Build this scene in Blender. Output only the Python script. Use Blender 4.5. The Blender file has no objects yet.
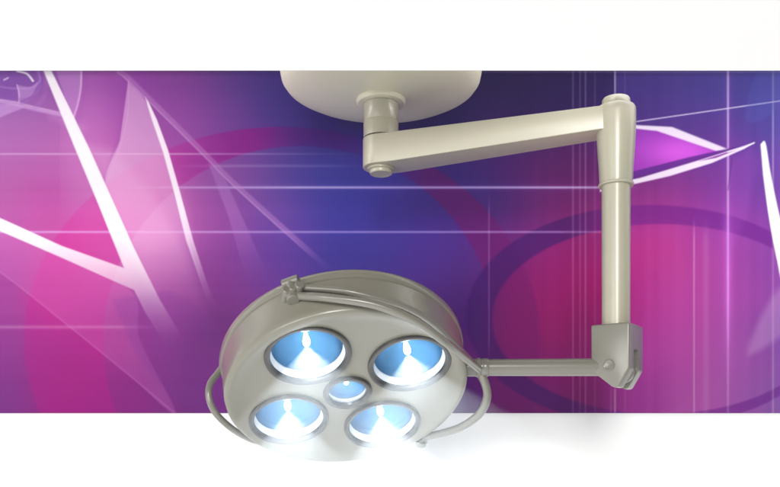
import bpy, bmesh, math
import numpy as np
from mathutils import Vector, Matrix
S = bpy.context.scene
COL = S.collection
PI = math.pi

# ------------------------------------------------------------------ helpers
CZ = 1.6                      # camera height
F = 850.0                     # focal length in photo pixels, optical axis at (390,455)
def P(px, py, d):             # a point d metres in front of the camera
    return Vector(((px - 390) / F * d, d, CZ + (455 - py) / F * d))

def link(name, me, mat=None, parent=None, origin=None):
    o = bpy.data.objects.new(name, me)
    COL.objects.link(o)
    if mat: me.materials.append(mat)
    if parent is not None: o.parent = parent
    if origin is not None: o.location = origin
    return o

ROOT = None
def obj(name, bm, mat, parent=None, smooth=True, angle=35):
    """bm is in world coordinates; the object's origin is the centre of its shape"""
    bmesh.ops.recalc_face_normals(bm, faces=bm.faces[:])
    vs = [v.co for v in bm.verts]
    lo = Vector([min(v[i] for v in vs) for i in range(3)])
    hi = Vector([max(v[i] for v in vs) for i in range(3)])
    c = (lo + hi) / 2
    bmesh.ops.translate(bm, verts=bm.verts[:], vec=-c)
    me = bpy.data.meshes.new(name); bm.to_mesh(me); bm.free()
    if smooth:
        me.polygons.foreach_set('use_smooth', [True] * len(me.polygons))
        me.set_sharp_from_angle(angle=math.radians(angle))
    base = Vector((0, 0, 0))
    p = parent
    while p is not None:
        base += Vector(p.location); p = p.parent
    o = link(name, me, mat, parent, c - base)
    return o

def frame_from(axis):
    a = Vector(axis).normalized()
    t = Vector((0, 0, 1)) if abs(a.z) < .9 else Vector((1, 0, 0))
    x = t.cross(a).normalized(); y = a.cross(x)
    return x, y, a

def lathe(bm, base, axis, prof, seg=96, fr=None):
    """prof: list of (radius, height along axis)"""
    x, y, a = fr or frame_from(axis)
    rings = []
    for r, h in prof:
        if r < 1e-6:
            rings.append([bm.verts.new(base + a * h)])
        else:
            rings.append([bm.verts.new(base + a * h + x * (r * math.cos(2*PI*k/seg)) + y * (r * math.sin(2*PI*k/seg))) for k in range(seg)])
    for A, B in zip(rings, rings[1:]):
        if len(A) == 1 and len(B) == 1: continue
        for k in range(seg):
            k2 = (k + 1) % seg
            if len(A) == 1: bm.faces.new((A[0], B[k2], B[k]))
            elif len(B) == 1: bm.faces.new((A[k], A[k2], B[0]))
            else: bm.faces.new((A[k], A[k2], B[k2], B[k]))
    return rings

def catmull(pts, n=10):
    pts = [Vector(p) for p in pts]
    pts = [pts[0]*2 - pts[1]] + pts + [pts[-1]*2 - pts[-2]]
    out = []
    for i in range(1, len(pts) - 2):
        p0, p1, p2, p3 = pts[i-1:i+3]
        for k in range(n):
            t = k / n
            out.append(.5*((2*p1) + (p2-p0)*t + (2*p0-5*p1+4*p2-p3)*t*t + (3*p1-p0-3*p2+p3)*t*t*t))
    out.append(pts[-2])
    return out

def tube(bm, pts, r, seg=20, rs=None):
    n = len(pts); prev = None; rings = []
    for i, p in enumerate(pts):
        t = (pts[min(i+1, n-1)] - pts[max(i-1, 0)]).normalized()
        if prev is None: x = frame_from(t)[0]
        else: x = (prev - t * prev.dot(t)).normalized()
        prev = x; y = t.cross(x)
        rr = r if rs is None else rs[i]
        rings.append([bm.verts.new(p + x*rr*math.cos(2*PI*k/seg) + y*rr*math.sin(2*PI*k/seg)) for k in range(seg)])
    for A, B in zip(rings, rings[1:]):
        for k in range(seg):
            bm.faces.new((A[k], A[(k+1) % seg], B[(k+1) % seg], B[k]))
    for R_, fl in ((rings[0], 1), (rings[-1], 0)):
        bm.faces.new(R_[::-1] if fl else R_)

def box(bm, lo, hi):
    v = [bm.verts.new((x, y, z)) for x in (lo[0], hi[0]) for y in (lo[1], hi[1]) for z in (lo[2], hi[2])]
    for f in ((0,1,3,2), (4,6,7,5), (0,4,5,1), (2,3,7,6), (0,2,6,4), (1,5,7,3)):
        bm.faces.new([v[i] for i in f])

def bevel(bm, off, seg=4, angle=25):
    bmesh.ops.recalc_face_normals(bm, faces=bm.faces[:])
    es = [e for e in bm.edges if len(e.link_faces) == 2 and e.calc_face_angle(0) > math.radians(angle)]
    bmesh.ops.bevel(bm, geom=es, offset=off, segments=seg, profile=.5, affect='EDGES', clamp_overlap=True)

# ------------------------------------------------------------------ materials
def new_mat(name):
    m = bpy.data.materials.new(name); m.use_nodes = True
    return m, m.node_tree.nodes, m.node_tree.links, m.node_tree.nodes['Principled BSDF']

def paint(name, col, rough=.35, coat=.3, var=.03, metallic=0.0):
    m, N, L, b = new_mat(name)
    tc = N.new('ShaderNodeTexCoord')
    nz = N.new('ShaderNodeTexNoise'); nz.inputs['Scale'].default_value = 5; nz.inputs['Detail'].default_value = 5
    L.new(tc.outputs['Object'], nz.inputs['Vector'])
    rp = N.new('ShaderNodeValToRGB')
    rp.color_ramp.elements[0].position = .3; rp.color_ramp.elements[1].position = .7
    rp.color_ramp.elements[0].color = [c*(1-var) for c in col] + [1]
    rp.color_ramp.elements[1].color = [min(1, c*(1+var)) for c in col] + [1]
    L.new(nz.outputs['Fac'], rp.inputs['Fac']); L.new(rp.outputs['Color'], b.inputs['Base Color'])
    n2 = N.new('ShaderNodeTexNoise'); n2.inputs['Scale'].default_value = 420; n2.inputs['Detail'].default_value = 2
    L.new(tc.outputs['Object'], n2.inputs['Vector'])
    bp = N.new('ShaderNodeBump'); bp.inputs['Strength'].default_value = .04; bp.inputs['Distance'].default_value = .001
    L.new(n2.outputs['Fac'], bp.inputs['Height']); L.new(bp.outputs['Normal'], b.inputs['Normal'])
    b.inputs['Roughness'].default_value = rough
    b.inputs['Coat Weight'].default_value = coat
    b.inputs['Coat Roughness'].default_value = .22
    b.inputs['Metallic'].default_value = metallic
    return m

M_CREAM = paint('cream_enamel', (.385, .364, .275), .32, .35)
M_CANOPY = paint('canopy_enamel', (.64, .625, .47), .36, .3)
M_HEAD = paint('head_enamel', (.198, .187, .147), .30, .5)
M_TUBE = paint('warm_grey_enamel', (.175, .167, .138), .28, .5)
M_WHITE = paint('white_plaster', (.75, .75, .752), .9, 0, .008)
M_RING = paint('lens_ring_enamel', (.035, .033, .032), .26, .5)
M_COLLAR = paint('white_lens_collar', (.80, .79, .78), .3, .4)

m, N, L, b = new_mat('blue_reflector'); M_REFL = m
b.inputs['Base Color'].default_value = (.13, .33, .55, 1); b.inputs['Metallic'].default_value = .65
b.inputs['Roughness'].default_value = .27
m, N, L, b = new_mat('lit_bulb'); M_BULB = m
b.inputs['Base Color'].default_value = (.9, .95, 1, 1)
b.inputs['Emission Color'].default_value = (.90, .96, 1, 1); b.inputs['Emission Strength'].default_value = 9
m, N, L, b = new_mat('lens_glass'); M_GLASS = m
N.remove(b); out = N['Material Output']
tr = N.new('ShaderNodeBsdfTransparent'); tr.inputs['Color'].default_value = (.93, .97, 1, 1)
gl = N.new('ShaderNodeBsdfGlossy'); gl.inputs['Roughness'].default_value = .06
fr = N.new('ShaderNodeLayerWeight'); fr.inputs['Blend'].default_value = .08
mx = N.new('ShaderNodeMixShader')
L.new(fr.outputs['Fresnel'], mx.inputs[0]); L.new(tr.outputs[0], mx.inputs[1]); L.new(gl.outputs[0], mx.inputs[2]); L.new(mx.outputs[0], out.inputs['Surface'])

# ------------------------------------------------------------------ wall and bulkhead
WALL_D = 3.06
bm = bmesh.new(); box(bm, (-5, WALL_D, -.6), (5, WALL_D+.12, 4.4))
o = obj('wall', bm, M_WHITE, smooth=False); o['kind'] = 'structure'
# white bulkhead with a drop fascia: the canopy hangs from its underside
bm = bmesh.new()
zf = P(0, 71, 2.3).z
box(bm, (-5, 2.296, zf), (5, 2.30, 3.6)); box(bm, (-5, 2.302, 2.92), (5, 2.84, 3.6))
bevel(bm, .0015, 2)
o = obj('ceiling', bm, M_WHITE, smooth=False); o['kind'] = 'structure'

# ------------------------------------------------------------------ the printed panel (flat artwork)
X0, X1, Y0, Y1 = -170.0, 950.0, 28.0, 413.0      # artwork coordinates, 780 units across the middle part
STEP = .8
nx = int((X1-X0)/STEP)+1; ny = int((Y1-Y0)/STEP)+1
gx = np.linspace(X0, X1, nx); gy = np.linspace(Y0, Y1, ny)
X, Y = np.meshgrid(gx, gy)
def hexc(h): return np.array([int(h[i:i+2], 16)/255 for i in (0, 2, 4)])
#BASE colours; dark anchors left of the head include the lamp's soft shadow
ANCH = """-150 60 7a4fa0;-150 400 7c3a90;-120 200 a860ae;10 75 8a5cae;60 80 a060b0;10 110 ac70b8;0 140 ba72b8;60 150 c070b8;0 190 c068b0;50 200 c85cae;0 300 b050a8;0 350 a044a0;0 400 8c3e9a;60 240 cc5aa8;40 300 bc4aa0;60 380 a83a94;
60 405 a03090;110 340 b43c98;130 400 9a3090;100 110 b060b4;100 150 c86cb8;120 200 d080c0;120 250 d078bc;160 170 c864b4;160 220 c86cb8;150 260 c060b0;170 300 a84ca4;160 340 9c429a;170 380 8a3a90;190 350 843a8c;200 400 7a3488;215 330 70347e;
130 78 a04cb0;180 80 944ca8;180 120 a655b0;180 150 ac58b0;220 110 8a4ea8;240 80 6a489e;240 130 7f4aa2;240 180 9458aa;270 90 54409a;280 110 4e3e92;220 220 a050a4;230 260 8a4498;210 290 8c3f92;280 170 6a4ea0;270 210 7c52a4;270 250 66409a;300 180 5548a0;
330 120 342470;330 170 4848a0;340 200 44429a;340 250 443c92;380 190 44409a;380 240 463c90;400 210 48388c;430 250 52348c;450 210 4e3186;430 190 442f80;460 180 40297a;500 200 4c2a78;450 130 2e2260;500 85 33245f;540 90 38225f;590 90 3a2064;520 120 3c2160;480 260 502a7c;
470 320 401a6c;470 390 521a70;500 150 4e2470;560 160 6a2068;540 180 6c2270;590 170 6a1c62;520 230 702a78;550 220 7c2a74;500 250 6a2a78;540 260 8c1f6c;580 240 982470;590 280 a81c6c;540 300 901c68;510 320 881c6a;510 350 80206c;560 320 951a66;590 330 8c1a66;560 350 7f1a64;580 400 7a1a66;530 400 6a1a6a;480 410 561a6e;
610 300 a01c6a;625 80 42307a;650 90 483684;700 90 4a4090;760 80 4a4494;775 120 524a9c;640 120 54307e;690 120 563a8c;700 145 643a90;640 170 7a3482;640 200 96388a;680 190 8e3a90;720 180 7e3c9a;715 210 9240a0;750 180 7a44a6;770 180 6c42a0;670 225 b03c90;
650 250 bc3a8a;650 300 bc409a;680 260 b84494;690 300 bc4ca4;690 350 b850a6;650 350 b444a0;640 400 9c3c94;700 400 b058a8;720 260 ac4aa4;740 230 9846a4;745 300 a850ac;740 350 a858ae;750 400 a05cae;770 260 8a46a2;778 330 7c48a2;778 400 8456a6;
880 90 4a4494;880 250 84469e;930 400 7c4a9c"""
A = [a.split() for a in ANCH.replace('\n', '').split(';') if a.strip()]
ax = np.array([float(a[0]) for a in A]); ay = np.array([float(a[1]) for a in A]); ac = np.array([hexc(a[2]) for a in A])
# smooth field on a coarse grid, then bilinear
cgx = np.linspace(X0, X1, 225); cgy = np.linspace(Y0, Y1, 78)
CX, CY = np.meshgrid(cgx, cgy)
d2 = (CX[..., None]-ax)**2 + ((CY[..., None]-ay)*1.0)**2
w = 1/(d2 + 120)**1.9
cf = (w @ ac) / w.sum(-1)[..., None]
ker = np.exp(-np.arange(-6, 7)**2/18.); ker /= ker.sum()
for axis in (0, 1):
    pad = [(0, 0)]*3; pad[axis] = (6, 6)
    q = np.pad(cf, pad, mode='edge')
    cf = sum(k*np.take(q, range(i, i+cf.shape[axis]), axis) for i, k in enumerate(ker))
fx = (X-X0)/(X1-X0)*224; fy = (Y-Y0)/(Y1-Y0)*77
ix = np.clip(fx.astype(int), 0, 223); iy = np.clip(fy.astype(int), 0, 76)
tx = (fx-ix)[..., None]; ty = (fy-iy)[..., None]
C = (cf[iy, ix]*(1-tx)+cf[iy, ix+1]*tx)*(1-ty) + (cf[iy+1, ix]*(1-tx)+cf[iy+1, ix+1]*tx)*ty

def sst(a, b, x):
    t = np.clip((x-a)/(b-a), 0, 1); return t*t*(3-2*t)
def over(mask, col, al=1.0):
    global C
    k = np.clip(mask*al, 0, 1)[..., None]
    C = C*(1-k) + hexc(col)*k
def ell(cx, cy, a, b, soft=1.0):
    k = np.sqrt(((X-cx)/a)**2 + ((Y-cy)/b)**2)
    return 1 - sst(-soft, soft, (k-1)*min(a, b))
def poly(pts, soft=.9):
    pts = np.array(pts, float); d = np.full(X.shape, 1e9); ins = np.zeros(X.shape, bool)
    x0, y0 = pts.min(0)-4; x1, y1 = pts.max(0)+4
    i0, i1 = np.searchsorted(gx, [x0, x1]); j0, j1 = np.searchsorted(gy, [y0, y1])
    xs = X[j0:j1, i0:i1]; ys = Y[j0:j1, i0:i1]; dd = np.full(xs.shape, 1e9); ii = np.zeros(xs.shape, bool)
    for p, q in zip(pts, np.roll(pts, -1, 0)):
        e = q-p; t = np.clip(((xs-p[0])*e[0]+(ys-p[1])*e[1])/(e@e+1e-9), 0, 1)
        dd = np.minimum(dd, np.hypot(xs-p[0]-t*e[0], ys-p[1]-t*e[1]))
        c = (p[1] > ys) != (q[1] > ys)
        ii ^= c & (xs < (q[0]-p[0])*(ys-p[1])/(q[1]-p[1]+1e-12)+p[0])
    out = np.zeros(X.shape); out[j0:j1, i0:i1] = sst(-soft, soft, np.where(ii, dd, -dd))
    return out
def spl(pts, n=12):
    return [(p.x, p.y) for p in catmull([(a, b, 0) for a, b in pts], n)]
def stroke(pts, w, soft=.8, smooth=True):
    pts = np.array(spl(pts) if smooth else pts, float); d = np.full(X.shape, 1e9)
    x0, y0 = pts.min(0)-w-4; x1, y1 = pts.max(0)+w+4
    i0, i1 = np.searchsorted(gx, [x0, x1]); j0, j1 = np.searchsorted(gy, [y0, y1])
    xs = X[j0:j1, i0:i1]; ys = Y[j0:j1, i0:i1]; dd = np.full(xs.shape, 1e9)
    for p, q in zip(pts, pts[1:]):
        e = q-p; t = np.clip(((xs-p[0])*e[0]+(ys-p[1])*e[1])/(e@e+1e-9), 0, 1)
        dd = np.minimum(dd, np.hypot(xs-p[0]-t*e[0], ys-p[1]-t*e[1]))
    out = np.zeros(X.shape); out[j0:j1, i0:i1] = 1-sst(w/2-soft, w/2+soft, dd)
    return out
def hl(y, w, al, fade, col='ffffff'):      # fade: [(x, alpha)...]
    f = np.interp(X, [a for a, _ in fade], [b for _, b in fade])
    over(np.exp(-((Y-y)/w)**2)*f, col, al)
def vl(x, w, al, fade, col='ffffff'):
    f = np.interp(Y, [a for a, _ in fade], [b for _, b in fade])
    over(np.exp(-((X-x)/w)**2)*f, col, al)

# faint brushed banding of the artwork
rng = np.random.default_rng(3)
hb = np.interp(gy, np.arange(Y0, Y1+9, 4.5), rng.normal(0, 1, len(np.arange(Y0, Y1+9, 4.5))))
vb = np.interp(gx, np.arange(X0, X1+14, 7), rng.normal(0, 1, len(np.arange(X0, X1+14, 7))))
C = C + (.004*hb[:, None]*(1-sst(300, 520, X)))[..., None] + (.009*vb[None, :]*sst(420, 560, X))[..., None]
C = C * (1 - .07*(1-sst(180, 300, X)))[..., None]  # print darkened on the left to offset the stronger light there
# big ring, left and middle
ro = ell(282, 340, 258, 213); ri = ell(300, 342, 197, 196)
band = ro*(1-ri)
over(band*(1-sst(150, 250, X)), 'd01c8c', .26)
over(band*sst(150, 250, X)*(1-sst(250, 330, X)), 'a01c8a', .64)
over(band*sst(250, 330, X)*(1-sst(330, 390, X)), '56187a', .62)
over(band*sst(370, 440, X), '701868', .68)
over(ri*np.exp(-((X-140)/55)**2-((Y-215)/55)**2), 'ee90cc', .32)
over(poly(spl([(24, 300), (40, 262), (70, 228), (112, 190), (128, 262), (118, 300), (60, 330)]), 20), 'e0409c', .22)
# ring on the right
qo = ell(651, 316, 185, 111, 1.2); qi = ell(660, 319, 168, 95, 1.2)
rb = qo*(1-qi)
over(rb*(1-sst(560, 640, X)), '3c1264', .62)
over(rb*sst(560, 640, X)*(1-sst(720, 800, Y+X*.35-60)), '641c84', .52)
over(qi*(1-sst(500, 640, X))*sst(480, 520, X)*(1-sst(330, 400, Y)), 'a0186a', .22)
# vertical panes
over((X < 615)*sst(480, 560, X)*(1-sst(90, 210, Y)), '241650', .48)
over(sst(614.5, 615.5, X)*(1-sst(640, 700, X))*(1-sst(70, 180, Y)), '4c3c90', .45)
vl(615, .9, .55, [(28, 1), (120, 1), (180, .2), (300, 0), (386, 0), (390, .6), (413, .7)])
vl(611, .7, .25, [(28, 0), (370, 0), (413, .8)])
for x, a in ((573, .22), (580, .18), (585.5, .24), (595, .12), (625, .10)): vl(x, .9, a, [(28, 1), (240, .9), (413, .8)])
vl(489, .8, .22, [(28, 0), (190, 0), (215, 1), (340, .8), (370, 0), (413, 0)])
vl(694, .8, .30, [(28, 0), (215, 0), (240, 1), (413, 1)])
vl(706, 3, .10, [(28, 0), (215, 0), (240, 1), (413, 1)])
vl(728, 1.1, .80, [(28, .8), (235, .9), (300, 1), (350, .45), (413, .3)], 'f2dcff')
vl(728, 4.5, .55, [(28, .15), (200, .2), (255, .8), (300, .9), (345, .4), (390, 0), (413, 0)], 'e678ee')
vl(773, .9, .38, [(28, .8), (160, 1), (250, .5), (413, .7)])
vl(781, 6, .12, [(28, .8), (160, 1), (250, .5), (413, .7)], 'a080d0')
# horizontal lines
hl(154, .9, .42, [(-170, .5), (0, .7), (150, 1), (250, .6), (350, .05), (400, 0)])
hl(166, 1.4, .18, [(170, 0), (230, 1), (320, .8), (370, 0)])
hl(187.5, 1.1, .78, [(120, 0), (170, .45), (240, .7), (300, 1), (560, 1), (600, .8), (640, 0)], 'eedcff')
hl(187.5, 4, .10, [(120, 0), (260, 1), (560, 1), (640, 0)], 'c8b0ff')
hl(232, 1.1, .50, [(-170, .7), (60, 1), (240, .9), (420, 1), (560, .9), (600, .5), (640, 0)], 'e8d2ff')
hl(327, 1.6, .20, [(-170, 1), (120, 1), (160, 0)])
hl(72, 1.0, .35, [(-170, .1), (280, .2), (480, 1), (950, 1)], 'c8b8e8')
# upper left swirl
over(poly(spl([(-60, 60), (10, 56), (40, 72), (40, 88), (20, 98), (-10, 108), (-60, 104)])), '7a4aa4', .45)
over(poly(spl([(17, 85), (30, 87), (38, 82), (34, 92), (28, 98), (19, 101)])), 'd0a4d8', .50)
over(stroke([(17, 71), (27, 74), (33, 81)], 1.9), 'ffffff', .9)
over(stroke([(4, 80), (8, 78)], 1.6), 'ffffff', .6)
over(stroke([(17, 85), (19, 93), (19, 102)], 1.0), 'f0dcf4', .7)
over(stroke([(-20, 99), (10, 103), (35, 109), (62, 115)], 3.6, 1.4), 'd8acdc', .65)
over(stroke([(-20, 98), (10, 101), (35, 107), (62, 113)], .9), 'f0dcf4', .5)
over(poly(spl([(-20, 104), (10, 104), (24, 107), (8, 114), (-6, 120), (-20, 122)])), 'cfa6da', .55)
over(stroke([(37, 71), (40, 84), (33, 96), (22, 104)], 3.0, 1.2), 'a070c0', .45)
over(stroke([(45, 60), (47, 84), (43, 98), (34, 110)], 4.5, 2), 'b478c4', .30)
over(poly(spl([(52, 60), (80, 64), (81, 85), (77, 105), (73, 117), (66, 100)])), 'c28cd0', .55)
over(stroke([(-10, 84), (8, 88), (30, 88), (40, 80), (36, 66)], 1.6, 1.0), 'c89cd8', .45)
over(stroke([(-10, 92), (14, 99), (36, 96), (52, 84), (56, 66)], 2.6, 1.6), '8a50a8', .35)
over(stroke([(52, 116), (66, 122), (84, 128)], 7, 4), 'd8a0d4', .25)
over(poly(spl([(88, 60), (118, 60), (122, 90), (114, 135), (98, 170), (84, 142), (86, 100)]), 6), 'b45cb4', .22)
over(stroke([(81, 55), (81, 85), (78, 103), (73.5, 118)], 1.8), 'ecc6ee', .75)
over(stroke([(85, 55), (86, 85), (80, 112), (72, 140)], 4, 1.6), '9c4aa8', .30)
over(stroke([(121, 55), (127, 85), (121, 130), (104, 183)], 6.0, 1.2), 'a04ca8', .38)
over(stroke([(129, 80), (126, 125), (107, 182)], 1.1), 'e0b0e0', .35)
over(ell(85, 150, 24, 60, 20)*(X > 60), 'd890cc', .30)
# pale veil, streaks
g = 1-sst(140, 310, Y)
over(poly(spl([(128, 82), (145, 100), (158, 130), (172, 180), (192, 250), (208, 320), (150, 290), (126, 240), (105, 186), (120, 140)]))*g, 'e8b8de', .62)
over(poly([(88, 146), (112, 150), (150, 190), (186, 250), (214, 330), (186, 345), (150, 290), (128, 240)], 8)*(1-sst(230, 340, Y)), 'f2c0e2', .28)
over(poly([(103, 190), (150, 160), (176, 178), (190, 235), (150, 252), (120, 230)], 14), 'f0a8d8', .24)
over(stroke([(118, 71), (130, 80), (201, 150), (237, 186), (330, 270)], 5.2, 1.2)*(1-sst(230, 275, Y)), 'c890cc', .45)
over(stroke([(118, 73), (130, 83), (201, 153), (237, 189), (330, 273)], .9)*(1-sst(220, 265, Y)), 'e0b8e4', .55)
over(poly([(208, 163), (224, 176), (262, 262), (276, 300), (248, 285), (228, 215)])*(1-sst(200, 290, Y)), 'c088cc', .38)
over(poly(spl([(-170, 180), (-60, 235), (0, 272), (65, 323), (129, 375), (176, 414), (140, 340), (132, 292), (60, 257), (0, 231), (-60, 200)]), 1.0), 'e08cd0', .22)
over(stroke([(-170, 180), (-60, 235), (0, 272), (65, 323), (129, 375), (176, 414)], 1.3), 'e8a8dc', .28)
over(poly(spl([(112, 300), (142, 362), (190, 409), (240, 414), (220, 330), (170, 290)]), 3), '7c3c96', .22)
# white sweeps
fd = (1-sst(235, 345, Y))
over(poly([(39, 60), (46, 60), (51.5, 71), (90, 150), (134, 248), (160, 300), (190, 350), (170, 352), (145, 312), (134, 290), (60, 257), (0, 231), (-60, 202), (-170, 140), (-170, 122), (-60, 184), (0, 218), (62, 246), (124, 268), (99, 206), (74, 146), (43.5, 71)], .8)
     * np.where(Y > 225, (1-sst(225, 350, Y)), 1), 'fffafd', .95)
over(poly([(145, 97), (149, 103), (157, 120), (168, 150), (180, 192), (193, 240), (206, 280), (222, 322), (214, 322), (200, 280), (186, 240), (174, 192), (163, 152), (152, 120)], .7)*(1-sst(195, 318, Y))**1.1, 'fff4fc', .97)
over(poly(spl([(760.5, 144), (765.5, 143), (771, 175), (781, 222), (794, 270), (830, 350)]) + spl([(822, 352), (786, 292), (776.5, 258), (768.5, 215), (763, 175)])), 'ffffff', 1)
# bright wedge and needle
u_ = np.clip((X-600)/130, 0, 1)
over(poly([(600, 126), (634, 127), (668, 128), (727, 151), (690, 163), (600, 186)]), 'b048c8', .75)
over(poly([(600, 126), (634, 127), (668, 128), (727, 151), (690, 163), (600, 186)], 6)*np.exp(-((X-680)/38)**2-((Y-152)/16)**2), 'f070f4', .75)
over(poly([(600, 124), (634, 125), (672, 127), (730, 150), (716, 151), (657, 131), (634, 128.5), (600, 128)]), 'f8ecfa', .95)
over(poly([(600, 178), (635, 171), (690, 157), (740, 146), (736, 149.5), (690, 163), (600, 190)]), '5c2a88', .80)
over(poly([(600, 186), (640, 178), (700, 160), (744, 146), (754.5, 142.5), (744, 149), (712, 163), (670, 176), (600, 192)]), 'fdf0ff', .97)
over(poly([(700, 161), (742, 147.5), (748, 145.5), (740, 148.8), (716, 158)], .6), '8a3aa4', .9)
over(stroke([(728, 152), (745, 147), (754, 143)], 1.4, smooth=False), 'ffffff', .9)
over(stroke([(590, 128.5), (620, 124), (780, 101), (950, 76)], 1.1, .6, False), 'efe4f8', .85)
over(poly([(731, 160), (727, 190), (722, 230), (728, 262), (748, 210), (760, 160), (752, 148)], 5), 'b060c8', .20)
over(stroke([(732, 158), (728, 190)], 1.0), '4a2078', .5)
over(poly(spl([(757, 71), (750, 90), (746, 120), (765, 118), (790, 90), (800, 60)]), 2), '5c62b4', .30)
over(poly(spl([(800, 270), (770, 300), (748, 350), (760, 350), (790, 330), (830, 300)]), 5), 'd8b4dc', .35)
C[..., 2] *= 1 + .10*np.exp(-((X-400)/140)**2-((Y-190)/110)**2)
C = np.clip(C, 0, 1)
lin = np.where(C <= .04045, C/12.92, ((C+.055)/1.055)**2.4)
POSTER_GAIN = .60
lm = lin.mean(-1, keepdims=True); lin = np.clip(lm + (lin-lm)*1.06, 0, None)
lin = np.clip(lin*POSTER_GAIN, 0, .92)
rgba = np.ones((ny*nx, 4), np.float32); rgba[:, :3] = lin.reshape(-1, 3)
pd = WALL_D - .006
s = pd/F
vx = (X-390)*s; vz = CZ + (455-Y)*s
cz = float(vz.mean())
co = np.zeros((ny*nx, 3), np.float32); co[:, 0] = vx.ravel(); co[:, 2] = (vz-cz).ravel()
back = co[[0, nx-1, ny*nx-1, (ny-1)*nx]].copy(); back[:, 1] = .005
cov = np.vstack([co, back])
i = np.arange(ny*nx).reshape(ny, nx)
quads = np.stack([i[1:, :-1], i[1:, 1:], i[:-1, 1:], i[:-1, :-1]], -1).reshape(-1, 4)
nb = ny*nx
c00, c10, c11, c01 = 0, nx-1, ny*nx-1, (ny-1)*nx
edges_ = [list(i[0, :])+[nb+1, nb], list(i[:, -1])+[nb+2, nb+1], list(i[-1, ::-1])+[nb+3, nb+2], list(i[::-1, 0])+[nb, nb+3], [nb, nb+1, nb+2, nb+3]]
me = bpy.data.meshes.new('printed_banner')
loops = np.concatenate([quads.ravel()] + [np.array(e) for e in edges_])
sizes = np.concatenate([np.full(len(quads), 4)] + [np.array([len(e)]) for e in edges_])
starts = np.concatenate([[0], np.cumsum(sizes)[:-1]])
me.vertices.add(len(cov)); me.vertices.foreach_set('co', cov.ravel())
me.loops.add(len(loops)); me.loops.foreach_set('vertex_index', loops.astype(np.int32))
me.polygons.add(len(sizes)); me.polygons.foreach_set('loop_start', starts.astype(np.int32))
me.update(calc_edges=True); me.validate()
at = me.color_attributes.new('print', 'FLOAT_COLOR', 'POINT')
at.data.foreach_set('color', np.vstack([rgba, np.tile([.8, .8, .8, 1], (4, 1))]).astype(np.float32).ravel())
m, N, L, b = new_mat('printed_panel')
an = N.new('ShaderNodeAttribute'); an.attribute_name = 'print'
L.new(an.outputs['Color'], b.inputs['Base Color'])
b.inputs['Roughness'].default_value = .8; b.inputs['Specular IOR Level'].default_value = .0
pan = link('printed_banner', me, m, None, (0, pd, cz))
pan['label'] = 'wide purple and magenta abstract banner with rings and white sweeps on white wall'
pan['category'] = 'banner'

# ------------------------------------------------------------------ the operating lamp
DC = 2.70                                     # depth of the canopy's axis
cax = P(381, 80, DC)
root = bpy.data.objects.new('operating_lamp', None); COL.objects.link(root)
root.location = (cax.x, DC, 2.92)
root['label'] = 'cream operating lamp hanging by a jointed arm from a round ceiling canopy, lights switched on'
root['category'] = 'operating lamp'
UP = Vector((0, 0, 1)); DN = -UP

# canopy: shallow dish
zc = 2.772
bm = bmesh.new()
cb = Vector((cax.x, DC, 0))
prof = [(0, 2.918), (.318, 2.918), (.3185, 2.84), (.3182, 2.806), (.3145, 2.788), (.305, 2.775), (.280, 2.762), (.238, 2.749), (.18, 2.737), (.10, 2.727), (0, 2.7255)]
lathe(bm, cb, UP, prof, 160, (Vector((1,0,0)), Vector((0,1,0)), UP))
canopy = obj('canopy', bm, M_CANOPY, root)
bm = bmesh.new()
lathe(bm, cb, UP, [(0, 2.729), (.079, 2.729), (.078, 2.719), (.073, 2.714), (.062, 2.713), (0, 2.713)], 96, (Vector((1,0,0)), Vector((0,1,0)), UP))
obj('collar', bm, M_CANOPY, canopy)
pb = P(381, 129, DC).z
bm = bmesh.new()
zs = 2.655
lathe(bm, cb, UP, [(0, 2.712), (.055, 2.712), (.055, zs+.003), (.0535, zs+.0005), (.0555, zs-.003), (.0555, pb-.03), (0, pb-.03)], 96, (Vector((1,0,0)), Vector((0,1,0)), UP))
obj('drop_post', bm, M_CREAM, root)

# swing arm, left (far) end to right (near) end
DR = 2.50
L0 = Vector((P(381, 0, DC).x, DC, 0)); R0 = Vector((P(616, 0, DR).x, DR, 0))
ad = (R0-L0).normalized(); an_ = Vector((ad.y, -ad.x, 0))      # an_ points towards the viewer
zt0, zb0 = P(0, 134, DC-.05).z, P(0, 163, DC-.05).z
zt1, zb1 = P(0, 104.5, DR-.04).z, P(0, 128, DR-.04).z
bm = bmesh.new()
W0, W1 = .058, .046
def sec(c, w, zt, zb, ext=0):
    c = c + ad*ext
    return [bm.verts.new(Vector((c.x, c.y, z)) + an_*s_) for s_, z in ((-w, zt), (w, zt), (w, zb), (-w, zb))]
# rounded far end, then straight beam
secs = []
for k in range(7):
    a = PI/2*k/6
    secs.append(sec(L0, W0*math.sin(a)*.97+.002, zt0, zb0, -.057*math.cos(a)))
secs.append(sec(L0, W0, zt0+.0, zb0, .05))
secs.append(sec(R0, W1, zt1, zb1, -.045))
secs.append(sec(R0, W1*.9, zt1, zb1, 0))
for A_, B_ in zip(secs, secs[1:]):
    for k in range(4): bm.faces.new((A_[k], A_[(k+1) % 4], B_[(k+1) % 4], B_[k]))
bm.faces.new(secs[0]); bm.faces.new(secs[-1][::-1])
bevel(bm, .009, 4, 50)
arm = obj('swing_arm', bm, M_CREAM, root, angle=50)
bm = bmesh.new()
lathe(bm, L0, UP, [(0, zb0+.01), (.044, zb0+.01), (.044, zb0-.006), (.038, zb0-.008), (.036, zb0-.009), (.036, zb0-.016), (.034, zb0-.0185), (.028, zb0-.019), (.0275, zb0-.0175), (0, zb0-.0175)], 64)
obj('pivot_cap', bm, M_CREAM, arm)
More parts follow.
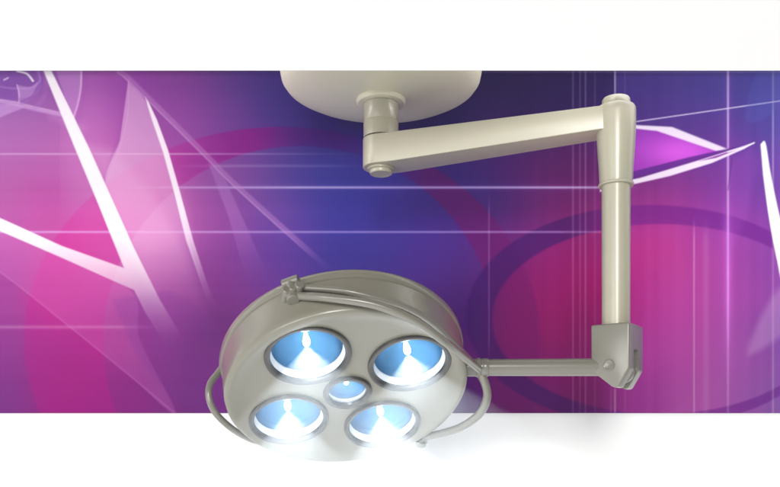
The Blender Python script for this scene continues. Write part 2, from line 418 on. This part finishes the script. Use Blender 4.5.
# arm end sleeve (tapering down over the pole)
bm = bmesh.new()
ztop = P(0, 98.5, DR).z; zsl = P(0, 184, DR).z
lathe(bm, R0, UP, [(0, ztop+.0015), (.030, ztop), (.038, ztop-.002), (.0405, ztop-.006), (.041, ztop-.022), (.043, ztop-.0245), (.053, ztop-.027), (.0565, ztop-.033), (.0575, ztop-.045), (.0565, ztop-.10), (.054, ztop-.15), (.0500, zsl+.05), (.0475, zsl), (0, zsl)], 96)
obj('sleeve', bm, M_CREAM, arm)
bm = bmesh.new()
lathe(bm, R0, UP, [(0, zsl-.0002), (.050, zsl-.0002), (.0515, zsl-.003), (.050, zsl-.007), (.0, zsl-.0075)], 96)
obj('sleeve_ring', bm, M_CREAM, arm)
# vertical pole
zb_ = P(0, 330, DR).z
bm = bmesh.new()
lathe(bm, R0, UP, [(0, zsl-.007), (.0415, zsl-.007), (.0405, zb_), (0, zb_)], 96)
obj('pole', bm, M_CREAM, root)

# elbow joint block, turned a little about the pole
zt, zm, zl = P(0, 324, DR-.03).z, P(0, 371, DR-.03).z, P(0, 390.5, DR-.03).z
yaw = math.radians(-35)
bx = Vector((math.cos(yaw), math.sin(yaw), 0)); by = Vector((-math.sin(yaw), math.cos(yaw), 0))
jc = Vector((P(617.5, 0, DR).x, DR+.004, 0))
def cheek(y0, y1):
    b_ = bmesh.new()
    outl = [(-.058, zt), (.058, zt), (.058, zm+.004), (.026, zl+.008), (.008, zl+.008), (-.058, zm+.004)]
    fa = [b_.verts.new(jc + bx*x + by*y0 + UP*z) for x, z in outl]
    fb = [b_.verts.new(jc + bx*x + by*y1 + UP*z) for x, z in outl]
    n = len(outl)
    for k in range(n): b_.faces.new((fa[k], fa[(k+1) % n], fb[(k+1) % n], fb[k]))
    b_.faces.new(fa); b_.faces.new(fb[::-1])
    bevel(b_, .0065, 4, 20)
    return b_
block = obj('elbow_joint', cheek(-.060, .060), M_TUBE, root, angle=50)
# slot for the knuckle in the lower right edge
cut = bmesh.new()
ol = [(.040, zm+.062), (.075, zm+.062), (.075, zl-.03), (.0, zl-.03), (.008, zl+.016), (.034, zm+.0)]
fa = [cut.verts.new(jc + bx*x + by*(-.022) + UP*z) for x, z in ol]; fb = [cut.verts.new(jc + bx*x + by*.018 + UP*z) for x, z in ol]
for k in range(6): cut.faces.new((fa[k], fa[(k+1) % 6], fb[(k+1) % 6], fb[k]))
cut.faces.new(fa); cut.faces.new(fb[::-1]); bevel(cut, .004, 3, 20)
bmesh.ops.recalc_face_normals(cut, faces=cut.faces[:])
def boolean_cut(target, cutter_bm):
    me_ = bpy.data.meshes.new('cut'); cutter_bm.to_mesh(me_); cutter_bm.free()
    co_ = bpy.data.objects.new('cut', me_); COL.objects.link(co_)
    md = target.modifiers.new('b', 'BOOLEAN'); md.operation = 'DIFFERENCE'; md.object = co_; md.solver = 'EXACT'
    bpy.context.view_layer.update()
    ev = target.evaluated_get(bpy.context.evaluated_depsgraph_get())
    nm = bpy.data.meshes.new_from_object(ev)
    target.modifiers.clear(); old = target.data; target.data = nm; nm.name = target.name
    bpy.data.objects.remove(co_); bpy.data.meshes.remove(me_)
    nm.polygons.foreach_set('use_smooth', [True]*len(nm.polygons))
    nm.set_sharp_from_angle(angle=math.radians(38))
boolean_cut(block, cut)
bm = bmesh.new()   # round-nosed knuckle seen inside the slot
kn = [(.020+.030*math.cos(a), zm+.0+.034*math.sin(a)) for a in np.linspace(-PI*.75, PI*.5, 16)]
kn = kn + [(-.02, zm+.034), (-.02, zm-.02)]
fa = [bm.verts.new(jc + bx*x + by*(-.010) + UP*z) for x, z in kn]; fb = [bm.verts.new(jc + bx*x + by*.012 + UP*z) for x, z in kn]
n_ = len(kn)
for k in range(n_): bm.faces.new((fa[k], fa[(k+1) % n_], fb[(k+1) % n_], fb[k]))
bm.faces.new(fa); bm.faces.new(fb[::-1]); bevel(bm, .004, 3, 40)
obj('knuckle', bm, M_TUBE, block)
bm = bmesh.new()
sc_ = jc + bx*(-.002) + by*(-.0600) + UP*(P(0, 364.5, DR-.06).z)
lathe(bm, sc_, -by, [(0, -.002), (.0165, -.002), (.0165, .003), (.0145, .0045), (.012, .0030), (0, .0026)], 48)
obj('bolt', bm, M_TUBE, block)

# horizontal boom from the joint to the head
DB = DR
zb2 = P(0, 367.5, DB).z
xr, xl = P(600, 0, DB).x, P(484, 0, DB).x
bm = bmesh.new()
AX = Vector((-1, 0, 0)); base = Vector((xr, DB, zb2+.0015))
tip = Vector((xl, DB, P(0, 367.5, DB).z - .000))
axd = (tip-base).normalized(); Lb = (tip-base).length
lathe(bm, base, axd, [(0, -.02), (.0262, -.02), (.0245, Lb), (0, Lb)], 64)
boom = obj('boom_tube', bm, M_TUBE, root)
bm = bmesh.new()
p0 = tip
lathe(bm, p0, AX, [(0, -.012), (.0265, -.012), (.0275, -.010), (.0275, .004), (.0262, .006), (.0262, .010), (.0285, .012), (.0285, .022), (.0262, .0245), (.0262, .050), (.0262, .062),
                   (.0250, .064), (.0250, .068), (.0275, .070), (.0275, .078), (.0262, .081), (.024, .083), (0, .084)], 72)
obj('swivel_collar', bm, M_TUBE, boom)

# ------------------------------------------------------------------ lamp head
th, ph = .97308, .247585
n = Vector((math.cos(th)*math.sin(ph), -math.cos(th)*math.cos(ph), -math.sin(th)))
u = n.cross(UP).normalized(); v = u.cross(n)
HC = Vector((-.122, 2.45, CZ+.17955))
FR = (u, v, n)
def HP(a, r, t): return HC + u*(r*math.cos(a)) + v*(r*math.sin(a)) - n*t
def hl_(name, base, prof, mat, parent, seg=96):
    bm = bmesh.new(); lathe(bm, base, n, prof, seg, FR); return obj(name, bm, mat, parent)
prof = [(0, -.004), (.12, -.0038), (.22, -.0028), (.27, -.0012), (.295, .0006), (.310, .0034), (.322, .0076), (.331, .0108), (.338, .0116), (.3445, .0090), (.3490, .0030), (.3515, -.010), (.3525, -.03), (.3530, -.07), (.354, -.096), (.3510, -.0985), (.3510, -.1025), (.3570, -.105),
        (.3585, -.110), (.3585, -.124), (.355, -.131), (.345, -.138), (.30, -.154), (.2, -.177), (.1, -.189), (0, -.192)]
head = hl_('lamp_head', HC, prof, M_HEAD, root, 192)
head['label'] = 'round grey lamp head with five lit blue lenses'
spin, LR = .8559, .2052
lens = [(HC + u*(LR*math.cos(spin+k*PI/2)) + v*(LR*math.sin(spin+k*PI/2)), .1115) for k in range(4)] + [(HC.copy(), .0635)]
for c, r in lens:
    cb_ = bmesh.new()
    lathe(cb_, c, n, [(0, .03), (r, .03), (r, -.100), (0, -.100)], 96, FR)
    bmesh.ops.recalc_face_normals(cb_, faces=cb_.faces[:])
    boolean_cut(head, cb_)
for i_, (c, r) in enumerate(lens):
    small = r < .08
    k = r/.1115
    # bezel: rolled metal ring round the opening
    hl_('bezel', c, [(r-.0095, -.0005), (r-.0075, .0040), (r-.003, .0070), (r+.002, .0080), (r+.006, .0062), (r+.0075, .0010), (r+.0075, -.004), (r-.0008, -.004), (r-.0008, -.010), (r-.0095, -.010), (r-.0095, -.0005)], M_RING, head)
    # white inner collar that holds the glass
    dg = .018 if small else .027
    hl_('glass_collar', c, [(r-.0100, -.0065), (r-.0012, -.0102), (r-.0012, -dg-.004), (r-.0135*k-.0006, -dg-.004), (r-.0135*k-.0006, -dg), (r-.0125*k, -dg+.002), (r-.0100, -.0065)], M_COLLAR, head)
    # reflector bowl
    rr = r-.0025; pr_ = []
    dep = (.052 if not small else .028)
    for q in range(15):
        f_ = 1-q/14
        pr_.append((rr*f_, -dg-.006-dep*(1-f_**2.2)))
    pr_ += [(0, -dg-.010-dep)] + [(rr*f2, -dg-.0095-dep*(1-f2**2.2)) for f2 in (.3, .6, .8, .97)] + [(rr, -dg-.006)]
    hl_('reflector', c, pr_, M_REFL, head)
    if not small:
        zb0_ = -dg-.004-dep
        hl_('bulb', c, [(0, zb0_), (.005, zb0_), (.006, zb0_+.010), (.009, zb0_+.020), (.0105, zb0_+.030), (.009, zb0_+.040), (.005, zb0_+.046), (0, zb0_+.048)], M_BULB, head, 32)
    else:
        zb0_ = -dg-.004-dep
        hl_('bulb', c, [(0, zb0_), (.005, zb0_), (.007, zb0_+.006), (.007, zb0_+.013), (.004, zb0_+.018), (0, zb0_+.019)], M_BULB, head, 32)
    # slightly domed glass
    g0 = r-.0135*k
    hl_('lens', c, [(0, -dg+.009*k), (g0*.35, -dg+.0078*k), (g0*.7, -dg+.0045*k), (g0, -dg-.001), (g0, -dg-.003), (g0*.7, -dg+.0025*k), (g0*.35, -dg+.0058*k), (0, -dg+.007*k)], M_GLASS, head)

# handle rails and clamps
def rail(pts, r, r2=None):
    bm = bmesh.new(); tube(bm, catmull([P(*p) for p in pts], 12), r, 24); return obj('handle_rail', bm, M_TUBE, root)
rail([(286, 294, 2.19), (300, 296, 2.182), (330, 298, 2.149), (375, 305, 2.142), (415, 321, 2.16), (445, 342, 2.21), (464, 357, 2.33), (479, 369, 2.455)], .0108)
rail([(290, 287, 2.20), (310, 288, 2.185), (350, 292, 2.162), (400, 305, 2.18), (430, 321, 2.225), (453, 342, 2.32), (472, 362, 2.47)], .0085)
rail([(478, 370, 2.50), (485, 383, 2.50), (487, 397, 2.51), (480, 413, 2.54), (463, 426, 2.60), (443, 433, 2.67), (424, 437, 2.71)], .0125)
rail([(223, 366, 2.50), (217, 374, 2.49), (210, 384, 2.47), (209, 397, 2.46), (215, 412, 2.47), (230, 427, 2.53), (248, 438, 2.62), (264, 443, 2.70)], .0098)
# clamp at upper left: a ribbed block straddling the drum rim
def clamp(a, r, t, size, cnt=3):
    o_ = HP(a, r, t)
    er = u*math.cos(a)+v*math.sin(a); et = -u*math.sin(a)+v*math.cos(a)
    bm = bmesh.new()
    def cyl(c, ax_, rad, h):
        x_, y_, z_ = frame_from(ax_)
        lathe(bm, c - z_*h/2, ax_, [(0, 0), (rad*.85, 0), (rad, rad*.15), (rad, h-rad*.15), (rad*.85, h), (0, h)], 28)
    s_ = size
    cyl(o_ - n*(-.25*s_), n, s_*.42, s_*1.5)
    for q in range(cnt):
        cyl(o_ + et*(s_*.45*(q-(cnt-1)/2)) - er*.0 + n*(s_*.30), er*.6+et*.35, s_*.30, s_*1.1)
    cyl(o_ - n*s_*.55 + er*s_*.1, et, s_*.36, s_*1.15)
    return obj('rail_clamp', bm, M_TUBE, root)
clamp(1.03, .366, .088, .040)
clamp(3.86, .374, .012, .028)
# small hinge tab at left where the rail loop starts
bm = bmesh.new(); tube(bm, catmull([P(222, 352, 2.49), P(221, 364, 2.49), P(223, 375, 2.50)], 6), .006, 16); obj('rail_tab', bm, M_TUBE, root)

# ------------------------------------------------------------------ light
def aim(o, tgt):
    o.rotation_euler = (Vector(tgt)-Vector(o.location)).to_track_quat('-Z', 'Y').to_euler()
def area(name, loc, tgt, sx, sy, e, col=(1, 1, 1)):
    d = bpy.data.lights.new(name, 'AREA'); d.shape = 'RECTANGLE'; d.size = sx; d.size_y = sy; d.energy = e; d.color = col
    o = bpy.data.objects.new(name, d); COL.objects.link(o); o.location = loc; aim(o, tgt); return o
area('key_light', (-7.0, -8.0, 2.6), (0, 2.9, 2.2), 6, 4.5, 380, (1, .985, .95))
area('front_light', (-.6, -9.0, 4.9), (0, 2.9, 2.1), 3.1, 2.6, 590, (1, .985, .95))
# added fill strips hidden behind the fascia brighten the top of the banner
for cx_ in (-2.35, 1.35+.9):
    area('hidden_fill_light', (cx_, 2.36, 2.80), (cx_, 3.06, 3.02), 3.6, .08, 14)
for c, r in lens[:4]:
    d = bpy.data.lights.new('lamp_beam', 'SPOT'); d.energy = 790; d.spot_size = math.radians(74); d.spot_blend = .12; d.shadow_soft_size = .006; d.color = (.93, .97, 1)
    o = bpy.data.objects.new('lamp_beam', d); COL.objects.link(o); o.location = c - n*.031
    aim(o, o.location + n)
# thin haze in the air
bm = bmesh.new(); box(bm, (-6, -5, -.9), (6, 4.2, 5.4))
m, N, L, b = new_mat('haze'); N.remove(b)
pv = N.new('ShaderNodeVolumePrincipled'); pv.inputs['Color'].default_value = (1, 1, 1, 1); pv.inputs['Density'].default_value = .0085
L.new(pv.outputs[0], N['Material Output'].inputs['Volume'])
hz = obj('haze', bm, m, smooth=False); hz['kind'] = 'stuff'

w_ = bpy.data.worlds.new('World'); S.world = w_; w_.use_nodes = True
bg = w_.node_tree.nodes['Background']; bg.inputs['Strength'].default_value = 1
N, L = w_.node_tree.nodes, w_.node_tree.links     # studio surround: bright on the left and below, dim on the right
tc = N.new('ShaderNodeTexCoord'); dp = N.new('ShaderNodeVectorMath'); dp.operation = 'DOT_PRODUCT'
dp.inputs[1].default_value = (-.46, -.05, -.66)
ad_ = N.new('ShaderNodeMath'); ad_.operation = 'ADD'; ad_.inputs[1].default_value = .36
mxm = N.new('ShaderNodeMath'); mxm.operation = 'MAXIMUM'; mxm.inputs[1].default_value = .05
L.new(tc.outputs['Generated'], dp.inputs[0]); L.new(dp.outputs['Value'], ad_.inputs[0]); L.new(ad_.outputs[0], mxm.inputs[0]); L.new(mxm.outputs[0], bg.inputs['Color'])

cam = bpy.data.cameras.new('camera'); co_ = bpy.data.objects.new('camera', cam); COL.objects.link(co_)
co_.location = (0, 0, CZ); co_.rotation_euler = (PI/2, 0, 0)
cam.sensor_width = 36; cam.lens = 36*F/780; cam.clip_end = 100; cam.clip_start = .02
cam.shift_y = (455-243.5)/780
S.camera = co_
S.view_settings.view_transform = 'Standard'; S.view_settings.look = 'None'; S.view_settings.exposure = .42; S.view_settings.gamma = 1
